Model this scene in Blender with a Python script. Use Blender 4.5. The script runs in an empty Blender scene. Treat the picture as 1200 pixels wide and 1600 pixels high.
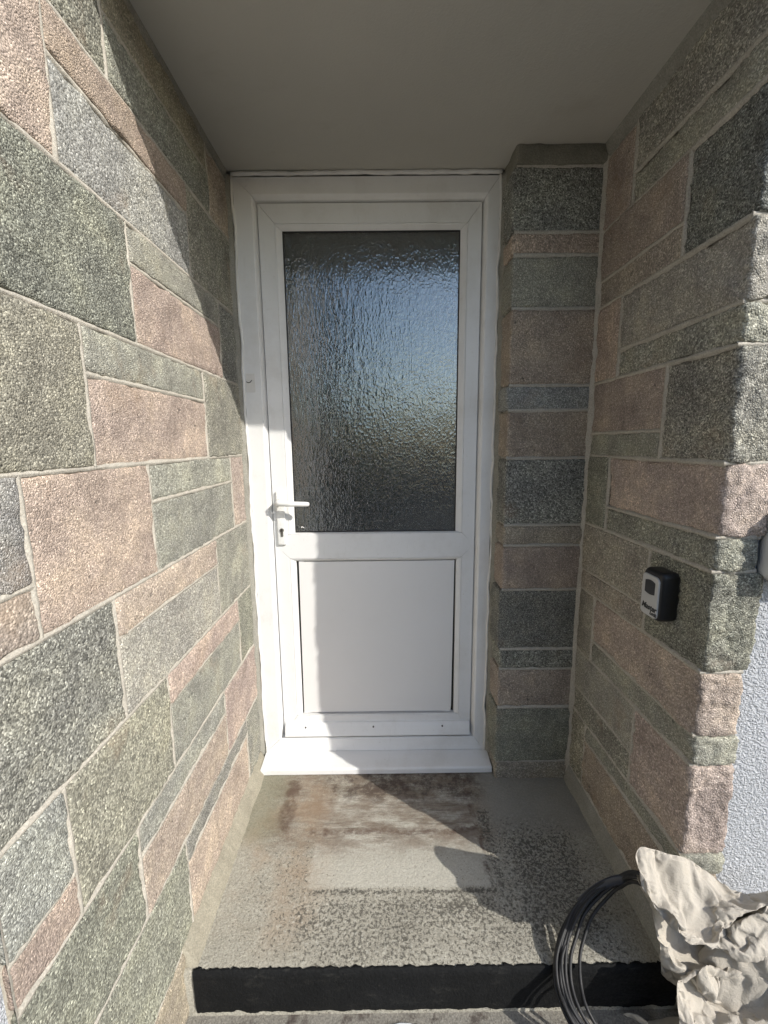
import bpy, bmesh, math, random
from mathutils import Vector, Matrix, noise
rad = math.radians
random.seed(7)
S = bpy.context.scene
COL = S.collection

# ------------------------------------------------------------------ camera
# World: x right, y into the porch, z up; the outer ground is z = 0.
# The measuring origin used for most numbers below is the lens, CAMZ above ground.
CAMZ = 1.46
F_PX = 668.23
cam = bpy.data.cameras.new('camera')
cam.sensor_fit = 'AUTO'; cam.sensor_width = 36.0
cam.lens = F_PX / 1600.0 * 36.0
cam.clip_start = 0.01; cam.clip_end = 500
camo = bpy.data.objects.new('camera', cam); COL.objects.link(camo)
p_, y_, r_ = rad(-9.2075), rad(0.21), rad(-0.5805)
fwd = Vector((math.sin(y_)*math.cos(p_), math.cos(y_)*math.cos(p_), math.sin(p_)))
rgt = Vector((math.cos(y_), -math.sin(y_), 0)); upv = rgt.cross(fwd)
r2 = rgt*math.cos(r_) + upv*math.sin(r_); u2 = -rgt*math.sin(r_) + upv*math.cos(r_)
camo.matrix_world = Matrix(((r2.x, u2.x, -fwd.x, 0), (r2.y, u2.y, -fwd.y, 0), (r2.z, u2.z, -fwd.z, CAMZ), (0, 0, 0, 1)))
S.camera = camo

# ------------------------------------------------------------------ sky, sun, exposure
SUN = Vector((1.32, -1.0, 1.05)).normalized()         # towards the sun
EL = math.asin(SUN.z); AZ = math.atan2(SUN.x, SUN.y)
w = bpy.data.worlds.new('World'); S.world = w; w.use_nodes = True
wt = w.node_tree
sky = wt.nodes.new('ShaderNodeTexSky'); sky.sky_type = 'NISHITA'; sky.sun_disc = False
sky.sun_elevation = EL; sky.sun_rotation = AZ % (2*math.pi)
sky.air_density = 1.0; sky.dust_density = 1.0; sky.ozone_density = 1.0
bg = wt.nodes['Background']; bg.inputs['Strength'].default_value = 0.15
wt.links.new(sky.outputs[0], bg.inputs['Color'])
sl = bpy.data.lights.new('sun', 'SUN'); sl.energy = 3.1; sl.angle = rad(0.53); sl.color = (1.0, 0.955, 0.88)
so = bpy.data.objects.new('sun', sl); COL.objects.link(so)
so.rotation_euler = SUN.to_track_quat('Z', 'Y').to_euler(); so.location = (6, -5, 6)
S.view_settings.view_transform = 'Standard'; S.view_settings.look = 'None'
S.view_settings.exposure = 0.67; S.view_settings.gamma = 1.0; S.view_settings.use_curve_mapping = False
S.render.engine = 'CYCLES'
S.cycles.use_adaptive_sampling = True; S.cycles.adaptive_threshold = .02
S.cycles.max_bounces = 8; S.cycles.diffuse_bounces = 4

# ------------------------------------------------------------------ material helpers
class NT:
    def __init__(s, name):
        m = bpy.data.materials.new(name); m.use_nodes = True
        s.m = m; s.t = m.node_tree; s.b = s.t.nodes['Principled BSDF']; s.out = s.t.nodes['Material Output']
        s.co = s.n('ShaderNodeTexCoord').outputs['Object']
    def n(s, typ, **kw):
        nd = s.t.nodes.new(typ)
        for k, v in kw.items(): setattr(nd, k, v)
        return nd
    def put(s, sock, v):
        if hasattr(v, 'links'): s.t.links.new(v, sock)
        else: sock.default_value = v
    def mapping(s, scale=(1,1,1), loc=(0,0,0), rot=(0,0,0), vec=None):
        m = s.n('ShaderNodeMapping'); s.put(m.inputs['Vector'], vec or s.co)
        m.inputs['Scale'].default_value = scale; m.inputs['Location'].default_value = loc; m.inputs['Rotation'].default_value = rot
        return m.outputs[0]
    def noise(s, scale, detail=4, rough=.55, vec=None, dist=0):
        t = s.n('ShaderNodeTexNoise'); s.put(t.inputs['Vector'], vec or s.co)
        t.inputs['Scale'].default_value = scale; t.inputs['Detail'].default_value = detail
        t.inputs['Roughness'].default_value = rough; t.inputs['Distortion'].default_value = dist
        return t.outputs['Fac']
    def vor(s, scale, feature='F1', out='Color', vec=None, metric='EUCLIDEAN', rnd=1.0):
        t = s.n('ShaderNodeTexVoronoi', feature=feature, distance=metric); s.put(t.inputs['Vector'], vec or s.co)
        t.inputs['Scale'].default_value = scale; t.inputs['Randomness'].default_value = rnd
        return t.outputs[out]
    def ramp(s, fac, stops, interp='LINEAR'):
        r = s.n('ShaderNodeValToRGB'); r.color_ramp.interpolation = interp; s.put(r.inputs[0], fac)
        e = r.color_ramp.elements
        while len(e) < len(stops): e.new(.5)
        for el, (p, c) in zip(e, stops):
            el.position = p; el.color = tuple(c)+(1,) if hasattr(c, '__len__') else (c, c, c, 1)
        return r.outputs[0]
    def math(s, op, a, b=0.0, clamp=False):
        m = s.n('ShaderNodeMath', operation=op, use_clamp=clamp); s.put(m.inputs[0], a); s.put(m.inputs[1], b); return m.outputs[0]
    def mix(s, fac, a, b, blend='MIX'):
        m = s.n('ShaderNodeMix', data_type='RGBA', blend_type=blend)
        s.put(m.inputs[0], fac)
        for i, v in ((6, a), (7, b)):
            s.put(m.inputs[i], tuple(v)+(1,) if isinstance(v, (tuple, list)) and len(v) == 3 else v)
        return m.outputs[2]
    def sepx(s, vec=None):
        x = s.n('ShaderNodeSeparateXYZ'); s.put(x.inputs[0], vec or s.co); return x.outputs
    def smooth(s, v, a, b):
        m = s.n('ShaderNodeMapRange', interpolation_type='SMOOTHSTEP'); s.put(m.inputs[0], v)
        m.inputs[1].default_value = a; m.inputs[2].default_value = b; return m.outputs[0]
    def bump(s, h, strength=1.0, dist=.002, normal=None):
        b = s.n('ShaderNodeBump'); s.put(b.inputs['Height'], h)
        b.inputs['Strength'].default_value = strength; b.inputs['Distance'].default_value = dist
        if normal is not None: s.put(b.inputs['Normal'], normal)
        return b.outputs[0]
    def fin(s, col=None, rough=None, normal=None, spec=None):
        if col is not None: s.put(s.b.inputs['Base Color'], tuple(col)+(1,) if isinstance(col, tuple) and len(col) == 3 else col)
        if rough is not None: s.put(s.b.inputs['Roughness'], rough)
        if normal is not None: s.put(s.b.inputs['Normal'], normal)
        if spec is not None: s.b.inputs['Specular IOR Level'].default_value = spec
        return s.m

def mat_stone():
    s = NT('cast_stone')
    oi = s.n('ShaderNodeObjectInfo')
    sc_ = s.n('ShaderNodeVectorMath', operation='SCALE'); s.put(sc_.inputs[0], s.co)
    s.put(sc_.inputs['Scale'], s.math('ADD', .72, s.math('MULTIPLY', oi.outputs['Random'], .55)))
    of = s.n('ShaderNodeVectorMath', operation='ADD'); s.put(of.inputs[0], sc_.outputs[0]); s.put(of.inputs[1], s.math('MULTIPLY', oi.outputs['Random'], 37.0))
    v = of.outputs[0]
    g1 = s.sepx(s.vor(330, vec=v))[0]
    g2 = s.sepx(s.vor(520, vec=v))[1]
    d1 = s.vor(330, out='Distance', vec=v)
    grain = s.ramp(g1, [(0, .34), (.22, .55), (.5, .92), (.78, 1.25), (.93, 1.75), (1, 2.3)])
    grain2 = s.ramp(g2, [(0, .62), (.5, 1.0), (1, 1.35)])
    grain = s.mix(oi.outputs['Alpha'], (.97, .97, .97), s.mix(1.0, grain, grain2, 'MULTIPLY'))
    col = s.mix(1.0, oi.outputs['Color'], grain, 'MULTIPLY')
    big = s.noise(9, 3, .6, v)
    col = s.mix(1.0, col, s.ramp(big, [(.25, (.66, .66, .66)), (.42, (.9, .9, .9)), (.55, (1.03, 1.03, 1.0)), (.75, (1.3, 1.28, 1.18))]), 'MULTIPLY')
    # pits, then brown lime and dirt bloom
    pit = s.smooth(s.noise(42, 3, .7, v), .64, .72)
    col = s.mix(s.math('MULTIPLY', pit, .55), col, (.06, .06, .052))
    st = s.smooth(s.noise(5.5, 4, .65), .56, .78)
    col = s.mix(s.math('MULTIPLY', st, .45), col, (.30, .21, .14))
    h = s.math('ADD', s.math('MULTIPLY', g1, .5), s.math('MULTIPLY', d1, -1.0))
    h = s.math('ADD', h, s.math('MULTIPLY', s.noise(95, 2, .7, v), .9))
    h = s.math('SUBTRACT', h, s.math('MULTIPLY', pit, .8))
    nrm = s.bump(h, .8, .0026)
    rough = s.ramp(g1, [(0, .95), (.9, .8), (.95, .45)])
    return s.fin(col, rough, nrm, .35)
def mat_mortar(name, c, bumpd=.0025):
    s = NT(name)
    n1 = s.noise(11, 6, .75); n2 = s.noise(260, 3, .7)
    col = s.mix(n1, tuple(x*.55 for x in c), tuple(min(1, x*1.30) for x in c))
    col = s.mix(1.0, col, s.ramp(n2, [(.3, .72), (.7, 1.22)]), 'MULTIPLY')
    h = s.math('ADD', s.math('MULTIPLY', s.noise(70, 5, .65), 1.0), s.math('MULTIPLY', n2, .5))
    return s.fin(col, .95, s.bump(h, .8, bumpd), .2)
def mat_render():
    s = NT('white_render')
    v = s.mapping(scale=(1, 1, 1.25))
    h = s.math('ADD', s.noise(150, 2, .5, v, .6), s.math('MULTIPLY', s.noise(330, 2, .6), .3))
    h = s.smooth(h, .45, .85)
    col = s.mix(s.noise(3, 5, .6), (.50, .52, .55), (.58, .595, .62))
    col = s.mix(s.math('MULTIPLY', s.smooth(s.noise(24, 4, .7), .6, .8), .25), col, (.5, .49, .46))
    return s.fin(col, .9, s.bump(h, 1.0, .004), .2)
def mat_plaster():
    s = NT('soffit_paint')
    col = s.mix(s.noise(3.5, 5, .6), (.47, .455, .405), (.55, .53, .475))
    col = s.mix(s.math('MULTIPLY', s.smooth(s.noise(2.1, 6, .7, s.mapping(scale=(1, 2.2, 1))), .55, .75), .22), col, (.30, .26, .20))
    h = s.math('ADD', s.noise(190, 4, .6), s.math('MULTIPLY', s.noise(26, 3, .6, s.mapping(scale=(1, .25, 1))), 1.2))
    return s.fin(col, .8, s.bump(h, .45, .0016), .25)
def mat_upvc():
    s = NT('white_upvc')
    n = s.noise(6, 6, .65); f = s.noise(90, 3, .6)
    col = s.mix(s.smooth(n, .45, .8), (.76, .76, .75), (.67, .66, .635))
    col = s.mix(s.math('MULTIPLY', s.smooth(f, .62, .78), .3), col, (.55, .52, .47))
    col = s.mix(s.math('MULTIPLY', s.smooth(s.noise(11, 8, .8, s.mapping(scale=(2.5, 1, .5))), .56, .74), .22), col, (.45, .41, .34))
    rough = s.ramp(n, [(.3, .28), (.7, .5)])
    return s.fin(col, rough, s.bump(s.noise(14, 2, .5), .05, .004), .45)
def mat_panel():
    s = NT('door_panel')
    col = s.mix(s.noise(2.2, 5, .6), (.72, .705, .685), (.79, .78, .765))
    col = s.mix(s.math('MULTIPLY', s.smooth(s.noise(7, 6, .7), .58, .8), .28), col, (.52, .48, .43))
    return s.fin(col, .5, s.bump(s.noise(9, 3, .5), .06, .004), .4)
def mat_plain(name, c, rough=.5, bscale=None, bd=.001, spec=.5, metal=0, var=.15):
    s = NT(name)
    col = s.mix(s.noise(25, 4, .6), tuple(x*(1-var) for x in c), tuple(min(1, x*(1+var)) for x in c))
    nm = s.bump(s.noise(bscale, 4, .6), .6, bd) if bscale else None
    s.b.inputs['Metallic'].default_value = metal
    return s.fin(col, rough, nm, spec)
def mat_glass():
    s = NT('patterned_glass')
    v = s.mapping(scale=(1, 1, .62))
    w1 = s.n('ShaderNodeTexNoise'); w1.inputs['Scale'].default_value = 22; s.put(w1.inputs['Vector'], s.co)
    ad = s.n('ShaderNodeVectorMath', operation='MULTIPLY_ADD'); s.put(ad.inputs[0], w1.outputs['Color'])
    ad.inputs[1].default_value = (.02, .0, .02); s.put(ad.inputs[2], v)
    c1 = s.sepx(s.vor(120, out='Color', vec=ad.outputs[0], metric='CHEBYCHEV', rnd=.9))[0]
    c2 = s.sepx(s.vor(75, out='Color', vec=s.mapping(scale=(1.9, 1, .5)), metric='CHEBYCHEV'))[0]
    dd = s.vor(120, out='Distance', vec=ad.outputs[0], metric='CHEBYCHEV', rnd=.9)
    h = s.math('ADD', s.math('MULTIPLY', c1, .62), s.math('MULTIPLY', c2, .5))
    h = s.math('ADD', h, s.math('MULTIPLY', dd, .9))
    h = s.math('ADD', h, s.math('MULTIPLY', s.noise(42, 2, .5, s.mapping(scale=(1.5, 1, .4))), 1.4))
    nm = s.bump(h, 1.0, .00062)
    fr = s.n('ShaderNodeFresnel'); fr.inputs['IOR'].default_value = 2.75; s.put(fr.inputs['Normal'], nm)
    gl = s.n('ShaderNodeBsdfGlossy'); gl.inputs['Roughness'].default_value = .12; s.put(gl.inputs['Normal'], nm)
    gl.inputs['Color'].default_value = (1, 1, 1, 1)
    tr = s.n('ShaderNodeBsdfTransparent'); tr.inputs['Color'].default_value = (.38, .48, .48, 1)
    rf = s.n('ShaderNodeBsdfRefraction'); rf.inputs['Roughness'].default_value = .22; rf.inputs['IOR'].default_value = 1.12
    rf.inputs['Color'].default_value = (.38, .48, .48, 1); s.put(rf.inputs['Normal'], nm)
    m1 = s.n('ShaderNodeMixShader'); m1.inputs[0].default_value = .6
    s.t.links.new(tr.outputs[0], m1.inputs[1]); s.t.links.new(rf.outputs[0], m1.inputs[2])
    m2 = s.n('ShaderNodeMixShader'); s.put(m2.inputs[0], fr.outputs[0])
    s.t.links.new(m1.outputs[0], m2.inputs[1]); s.t.links.new(gl.outputs[0], m2.inputs[2])
    s.t.links.new(m2.outputs[0], s.out.inputs['Surface'])
    return s.m
def mat_concrete():
    """worn porch slab; object coordinates are world metres, stains have their own places"""
    s = NT('worn_concrete')
    X, Y, Z = s.sepx()
    wob = s.math('MULTIPLY', s.math('SUBTRACT', s.noise(16, 5, .65), .5), .07)
    xw = s.math('ADD', X, wob); yw = s.math('ADD', Y, wob)
    def box(x0, x1, y0, y1, e, xx=None, yy=None):
        xx = X if xx is None else xx; yy = Y if yy is None else yy
        a = s.math('MULTIPLY', s.smooth(xx, x0-e, x0+e), s.math('SUBTRACT', 1.0, s.smooth(xx, x1-e, x1+e)))
        b = s.math('MULTIPLY', s.smooth(yy, y0-e, y0+e), s.math('SUBTRACT', 1.0, s.smooth(yy, y1-e, y1+e)))
        return s.math('MULTIPLY', a, b)
    base = s.mix(s.noise(8, 7, .65), (.27, .255, .21), (.46, .44, .375))
    fine = s.noise(210, 4, .8)
    base = s.mix(1.0, base, s.ramp(fine, [(.25, .40), (.40, .78), (.5, 1), (.62, 1.25), (.75, 1.75)]), 'MULTIPLY')
    # old mat's clean rectangle
    mat_ = box(-.235, .315, 1.085, 1.42, .006, s.math('ADD', X, s.math('MULTIPLY', wob, .12)), s.math('ADD', Y, s.math('MULTIPLY', wob, .12)))
    base = s.mix(s.math('MULTIPLY', mat_, .48), base, s.mix(fine, (.46, .445, .39), (.64, .625, .56)))
    # rusty brown wash by the sill, streaked
    br = s.math('MULTIPLY', box(-.42, .37, 1.20, 1.60, .06, xw, yw), s.smooth(s.noise(16, 9, .78, s.mapping(scale=(.6, 1.6, 1))), .32, .60))
    base = s.mix(s.math('MULTIPLY', br, .8), base, s.mix(s.noise(40, 4, .7), (.105, .075, .055), (.25, .195, .145)))
    dk = s.math('MULTIPLY', box(-.24, .37, 1.40, 1.58, .05, xw, yw), s.smooth(s.noise(17, 9, .78), .42, .60))
    base = s.mix(s.math('MULTIPLY', dk, .8), base, (.07, .05, .042))
    # fine ribs the mat left
    rib = s.math('MULTIPLY', box(-.24, .31, 1.24, 1.5, .03), s.smooth(s.noise(9, 4, .7, s.mapping(scale=(.7, 11, 1))), .5, .66))
    base = s.mix(s.math('MULTIPLY', rib, .5), base, (.10, .075, .055))
    # tan wash down the left
    tan = s.math('MULTIPLY', box(-.47, -.2, .95, 1.5, .08, xw, yw), s.smooth(s.noise(6, 5, .6), .4, .65))
    base = s.mix(s.math('MULTIPLY', tan, .45), base, (.36, .25, .16))
    # rust tide lines left by the mat's edges
    e1 = s.math('MULTIPLY', box(-.26, .32, 1.262, 1.282, .008, None, yw), s.smooth(s.noise(22, 5, .7), .35, .6))
    e2 = s.math('MULTIPLY', box(-.375, -.335, 1.27, 1.50, .012, xw, yw), s.smooth(s.noise(19, 5, .7), .3, .55))
    e3 = s.math('MULTIPLY', box(.305, .325, 1.10, 1.50, .006, xw, None), s.smooth(s.noise(30, 5, .7), .4, .6))
    base = s.mix(s.math('MULTIPLY', s.math('MAXIMUM', s.math('MAXIMUM', e1, e2), e3), .75), base, (.10, .06, .045))
    # cement repair in the back right corner
    rep = box(.37, .75, 1.26, 1.62, .03, xw, yw)
    base = s.mix(s.math('MULTIPLY', rep, .65), base, s.mix(s.noise(10, 5, .6), (.20, .195, .18), (.30, .29, .26)))
    # green tinge by the left wall
    gr = s.math('MULTIPLY', box(-.52, -.38, 1.24, 1.56, .05, xw, yw), .45)
    base = s.mix(gr, base, (.17, .17, .10))
    # black lichen: specks that thin out from their patches
    reg = s.math('MAXIMUM', box(-.22, .34, .985, 1.07, .05, xw, yw), box(.35, .64, .90, 1.30, .08, xw, yw))
    reg = s.math('MAXIMUM', reg, s.math('MULTIPLY', box(-.30, .68, .92, 1.08, .07, xw, yw), .85))
    reg = s.math('MAXIMUM', reg, s.math('MAXIMUM', s.math('MULTIPLY', box(-.26, .7, .84, 1.22, .12, xw, yw), .78), s.math('MULTIPLY', box(-.45, .7, .84, 1.25, .12, xw, yw), .55)))
    reg = s.math('MAXIMUM', reg, s.math('MULTIPLY', box(-.235, .34, 1.062, 1.082, .010, None, s.math('ADD', Y, s.math('MULTIPLY', wob, .2))), 1.15))
    reg = s.math('MAXIMUM', reg, s.math('MULTIPLY', box(.322, .37, 1.07, 1.36, .02, None, yw), 1.05))
    reg = s.math('MULTIPLY', reg, s.math('ADD', .62, s.math('MULTIPLY', s.noise(7, 4, .6), .76)))
    reg = s.math('MULTIPLY', reg, s.math('SUBTRACT', 1.0, s.math('MULTIPLY', mat_, .62)))
    n1 = s.noise(118, 5, .78); n2 = s.noise(47, 6, .75)
    lich = s.math('MAXIMUM', s.smooth(s.math('ADD', n1, s.math('MULTIPLY', reg, .19)), .65, .735), s.smooth(s.math('ADD', n2, s.math('MULTIPLY', reg, .15)), .71, .765))
    base = s.mix(s.math('MULTIPLY', lich, .88), base, s.mix(n1, (.035, .034, .03), (.15, .14, .12)))
    pale = s.math('MULTIPLY', s.smooth(s.noise(95, 4, .75), .54, .64), s.math('MULTIPLY', reg, .55))
    base = s.mix(s.math('MULTIPLY', pale, s.math('SUBTRACT', 1.0, lich)), base, (.58, .57, .51))
    h = s.math('ADD', s.math('MULTIPLY', s.noise(120, 5, .7), 1.0), s.math('MULTIPLY', fine, .5))
    h = s.math('SUBTRACT', h, s.math('MULTIPLY', lich, .25))
    return s.fin(base, .95, s.bump(h, .9, .0042), .2)
def mat_ground():
    s = NT('ground_concrete')
    base = s.mix(s.noise(6, 7, .65), (.16, .15, .13), (.30, .285, .25))
    base = s.mix(1.0, base, s.ramp(s.noise(210, 3, .7), [(.3, .6), (.7, 1.4)]), 'MULTIPLY')
    base = s.mix(s.math('MULTIPLY', s.smooth(s.noise(15, 5, .7), .5, .66), .8), base, (.06, .045, .04))
    return s.fin(base, .95, s.bump(s.noise(110, 5, .7), .9, .004), .2)
def mat_bitumen():
    s = NT('black_paint')
    f = s.noise(120, 4, .7)
    col = s.mix(s.noise(11, 5, .6), (.006, .0065, .007), (.013, .0135, .014))
    col = s.mix(s.smooth(s.noise(60, 6, .8), .66, .72), col, (.16, .15, .13))
    col = s.mix(s.math('MULTIPLY', s.smooth(s.noise(30, 7, .8, s.mapping(scale=(.5, 1, 1.4))), .52, .72), .5), col, (.045, .044, .04))
    return s.fin(col, s.ramp(f, [(.3, .6), (.7, .9)]), s.bump(s.math('ADD', f, s.noise(30, 4, .6)), .7, .003), .12)
def mat_cloth():
    s = NT('cotton_dust_sheet')
    col = s.mix(s.noise(7, 5, .6), (.40, .365, .31), (.48, .445, .385))
    col = s.mix(s.math('MULTIPLY', s.smooth(s.noise(18, 5, .7), .6, .75), .3), col, (.5, .42, .33))
    wv = s.noise(420, 2, .6)
    s.b.inputs['Sheen Weight'].default_value = .15
    return s.fin(col, .95, s.bump(s.math('ADD', wv, s.math('MULTIPLY', s.noise(48, 5, .65, None, 1.2), 3.0)), .6, .0022), .15)
def mat_leaf():
    s = NT('hedge_leaf')
    col = s.mix(s.noise(4, 4, .6), (.018, .034, .020), (.040, .066, .036))
    return s.fin(col, .6, None, .3)

M = dict(stone=mat_stone(), mortar=mat_mortar('lime_mortar', (.47, .44, .38)), cement=mat_mortar('grey_cement', (.31, .30, .26)), cap=mat_mortar('dark_cement', (.235, .225, .185), .004), foot=mat_mortar('stained_cement', (.33, .305, .24), .004),
         render=mat_render(), soffit=mat_plaster(), upvc=mat_upvc(), panel=mat_panel(), glass=mat_glass(), floor=mat_concrete(),
         ground=mat_ground(), black=mat_bitumen(), cloth=mat_cloth(), leaf=mat_leaf(),
         gasket=mat_plain('black_gasket', (.012, .012, .012), .6), caulk=mat_plain('white_sealant', (.74, .73, .70), .6, 120, .001),
         screw=mat_plain('screw_steel', (.12, .11, .10), .5, metal=.6), plastic=mat_plain('white_plastic', (.78, .78, .76), .4),
         hose=mat_plain('black_rubber', (.012, .012, .013), .58, 200, .0008), tape=mat_plain('blue_black_tape', (.028, .034, .05), .35),
         safe=mat_plain('black_vinyl', (.010, .010, .011), .38, 300, .0004), silver=mat_plain('silver_face', (.46, .46, .45), .42, var=.05),
         brass=mat_plain('lock_cylinder', (.22, .21, .19), .4, metal=.9), hall=mat_plain('hall_paint', (.13, .12, .11), .8), tarmac=mat_plain('tarmac', (.040, .044, .048), .9, 90, .004),
         door_dark=mat_plain('hall_wood', (.10, .06, .04), .6), slate=mat_plain('house_white', (.6, .6, .58), .8),
         chip=mat_plain('old_filler', (.68, .66, .62), .8, 90, .001), flake=mat_plain('pale_paint', (.55, .57, .60), .8, 150, .001))

# ------------------------------------------------------------------ object helpers
def empty(name, loc, label, cat, group=None):
    o = bpy.data.objects.new(name, None); o.empty_display_size = .1; COL.objects.link(o)
    o.location = loc; o['label'] = label; o['category'] = cat; o['kind'] = 'thing'
    if group: o['group'] = group
    return o
def link(name, me, mat, parent=None, smooth=False):
    me.materials.append(mat)
    if smooth:
        for p in me.polygons: p.use_smooth = True
    o = bpy.data.objects.new(name, me); COL.objects.link(o)
    if parent:
        # meshes are written in world metres: move them into the thing's frame
        base = parent
        off = Vector((0, 0, 0))
        while base: off += base.location; base = base.parent
        if off.length: me.transform(Matrix.Translation(-off))
        o.parent = parent
    return o
def pyd(name, vs, fs, mat, parent=None, smooth=False):
    me = bpy.data.meshes.new(name); me.from_pydata([tuple(v) for v in vs], [], fs)
    bm = bmesh.new(); bm.from_mesh(me); bmesh.ops.recalc_face_normals(bm, faces=bm.faces); bm.to_mesh(me); bm.free()
    return link(name, me, mat, parent, smooth)
def bmobj(name, bm, mat, parent=None, smooth=False):
    bmesh.ops.recalc_face_normals(bm, faces=bm.faces)
    me = bpy.data.meshes.new(name); bm.to_mesh(me); bm.free()
    return link(name, me, mat, parent, smooth)
def add_box(bm, x0, x1, y0, y1, z0, z1):
    v = [bm.verts.new((x, y, z)) for z in (z0, z1) for x, y in ((x0, y0), (x1, y0), (x1, y1), (x0, y1))]
    for f in ((3,2,1,0), (4,5,6,7), (0,1,5,4), (1,2,6,5), (2,3,7,6), (3,0,4,7)): bm.faces.new([v[i] for i in f])
def box(name, x0, x1, y0, y1, z0, z1, mat, parent=None, bev=0, seg=2):
    bm = bmesh.new(); add_box(bm, x0, x1, y0, y1, z0, z1)
    if bev: bmesh.ops.bevel(bm, geom=list(bm.edges), offset=bev, segments=seg, affect='EDGES', profile=.5)
    return bmobj(name, bm, mat, parent, bev > 0 and seg > 2)
def prism(name, poly, y0, y1, mat, parent=None, bev=.0012):
    """polygon in the door plane (x, z) pulled from y0 (front) back to y1"""
    bm = bmesh.new()
    a = [bm.verts.new((x, y0, z)) for x, z in poly]; b = [bm.verts.new((x, y1, z)) for x, z in poly]
    bm.faces.new(a); bm.faces.new(b[::-1])
    n = len(a)
    for i in range(n): bm.faces.new((a[i], b[i], b[(i+1) % n], a[(i+1) % n]))
    if bev:
        es = [e for e in bm.edges if all(abs(v.co.y-y0) < 1e-6 for v in e.verts)]
        bmesh.ops.bevel(bm, geom=es, offset=bev, segments=2, affect='EDGES', profile=.5)
    return bmobj(name, bm, mat, parent)
def tube(name, pts, r, mat, parent=None, nseg=8, rf=None, cap=True):
    vs, fs = [], []
    n = len(pts); pts = [Vector(p) for p in pts]
    up = Vector((.13, .21, .97))
    prev = None
    for i, p in enumerate(pts):
        t = (pts[min(i+1, n-1)] - pts[max(i-1, 0)]).normalized()
        if prev is None: a = t.cross(up).normalized()
        else: a = (prev - t*prev.dot(t)).normalized()
        prev = a; b = t.cross(a)
        rr = rf(i) if rf else r
        for k in range(nseg):
            c = 2*math.pi*k/nseg; vs.append(p + (a*math.cos(c) + b*math.sin(c))*rr)
    for i in range(n-1):
        for k in range(nseg):
            k2 = (k+1) % nseg; fs.append((i*nseg+k, i*nseg+k2, (i+1)*nseg+k2, (i+1)*nseg+k))
    if cap: fs.append(tuple(range(nseg))[::-1]); fs.append(tuple((n-1)*nseg+k for k in range(nseg)))
    return pyd(name, vs, fs, mat, parent, True)
Z0 = CAMZ                                                       # measured heights are relative to the lens
def nz(p, s, off=0): return noise.noise(Vector((p[0]*s+off, p[1]*s+off*1.7, p[2]*s-off)))

def coords(a, b, cell, r):
    L = b-a; r = min(r, L*.3)
    n = max(1, int(round((L-2*r)/cell)))
    return [a, a+r*.35, a+r] + [a+r+(L-2*r)*i/n for i in range(1, n)] + [b-r, b-r*.35, b]
def rough_block(lo, hi, cells, r, amp, seed, skip=(), wob=.0025):
    """a block with soft arrises and a split, pitted face; skip = faces left out ('+x' ...)"""
    ax = [coords(lo[i], hi[i], cells[i], r) for i in range(3)]
    nx, ny, nz_ = [len(a) for a in ax]
    idx = {}; vs = []
    def vid(i, j, k):
        key = (i, j, k)
        if key in idx: return idx[key]
        p = Vector((ax[0][i], ax[1][j], ax[2][k]))
        q = Vector([min(max(p[t], lo[t]+min(r, (hi[t]-lo[t])*.3)), hi[t]-min(r, (hi[t]-lo[t])*.3)) for t in range(3)])
        d = p-q
        nrm = d.normalized() if d.length > 1e-9 else Vector((0, 0, 1))
        rr = min(r, min(hi[t]-lo[t] for t in range(3))*.3)
        e = q + nrm*min(rr, d.length if d.length < rr else rr)
        s = seed*3.17
        disp = .5 + nz(p, 11, s)*.7 + nz(p, 32, s)*.7 + nz(p, 80, s)*.55 + nz(p, 160, s)*.35
        w = Vector((nz(p, 14, s+5), nz(p, 14, s+9), nz(p, 14, s+13)))*wob + Vector((nz(p, 60, s+25), nz(p, 60, s+29), nz(p, 60, s+33)))*wob*.8
        e = e + nrm*disp*amp + w
        idx[key] = len(vs); vs.append(e); return idx[key]
    fs = []
    def face(name, fixed, val, A, B):
        if name in skip: return
        dims = [nx, ny, nz_]
        for a in range(dims[A]-1):
            for b in range(dims[B]-1):
                q = []
                for da, db in ((0,0), (1,0), (1,1), (0,1)):
                    t = [0, 0, 0]; t[fixed] = val; t[A] = a+da; t[B] = b+db; q.append(vid(*t))
                fs.append(tuple(q))
    face('-x', 0, 0, 1, 2); face('+x', 0, nx-1, 1, 2); face('-y', 1, 0, 0, 2); face('+y', 1, ny-1, 0, 2); face('-z', 2, 0, 0, 1); face('+z', 2, nz_-1, 0, 1)
    return vs, fs
PAL = dict(D=(.250, .249, .216), G=(.300, .294, .248), g=(.352, .340, .292), B=(.302, .300, .278), b=(.362, .356, .326),
           P=(.440, .362, .308), p=(.395, .328, .276), T=(.375, .322, .255), t=(.345, .312, .255), K=(.205, .207, .190))
CON = dict(D=.88, G=.72, g=.55, B=.7, b=.65, P=.5, p=.5, T=.5, t=.55, K=.92)      # how strongly the grit stands out
SID = [0]
def stone(parent, lo, hi, kind, skip, cells=(.012, .012, .012), r=.005, amp=.0036, wob=.0030):
    SID[0] += 1
    vs, fs = rough_block(lo, hi, cells, r, amp, SID[0], skip, wob)
    o = pyd('stone', vs, fs, M['stone'], parent, True)
    c = PAL[kind]; k = random.uniform(.92, 1.09)
    o.color = (c[0]*k*random.uniform(.97, 1.03), c[1]*k, c[2]*k*random.uniform(.96, 1.04), CON[kind])
    return o

XL, XR, YF, YC = -.519, .72, .900, 1.4985
ZFL, ZCE = -1.315, .912            # porch floor and soffit, relative to the lens
J = .0045                          # half a joint

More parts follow.
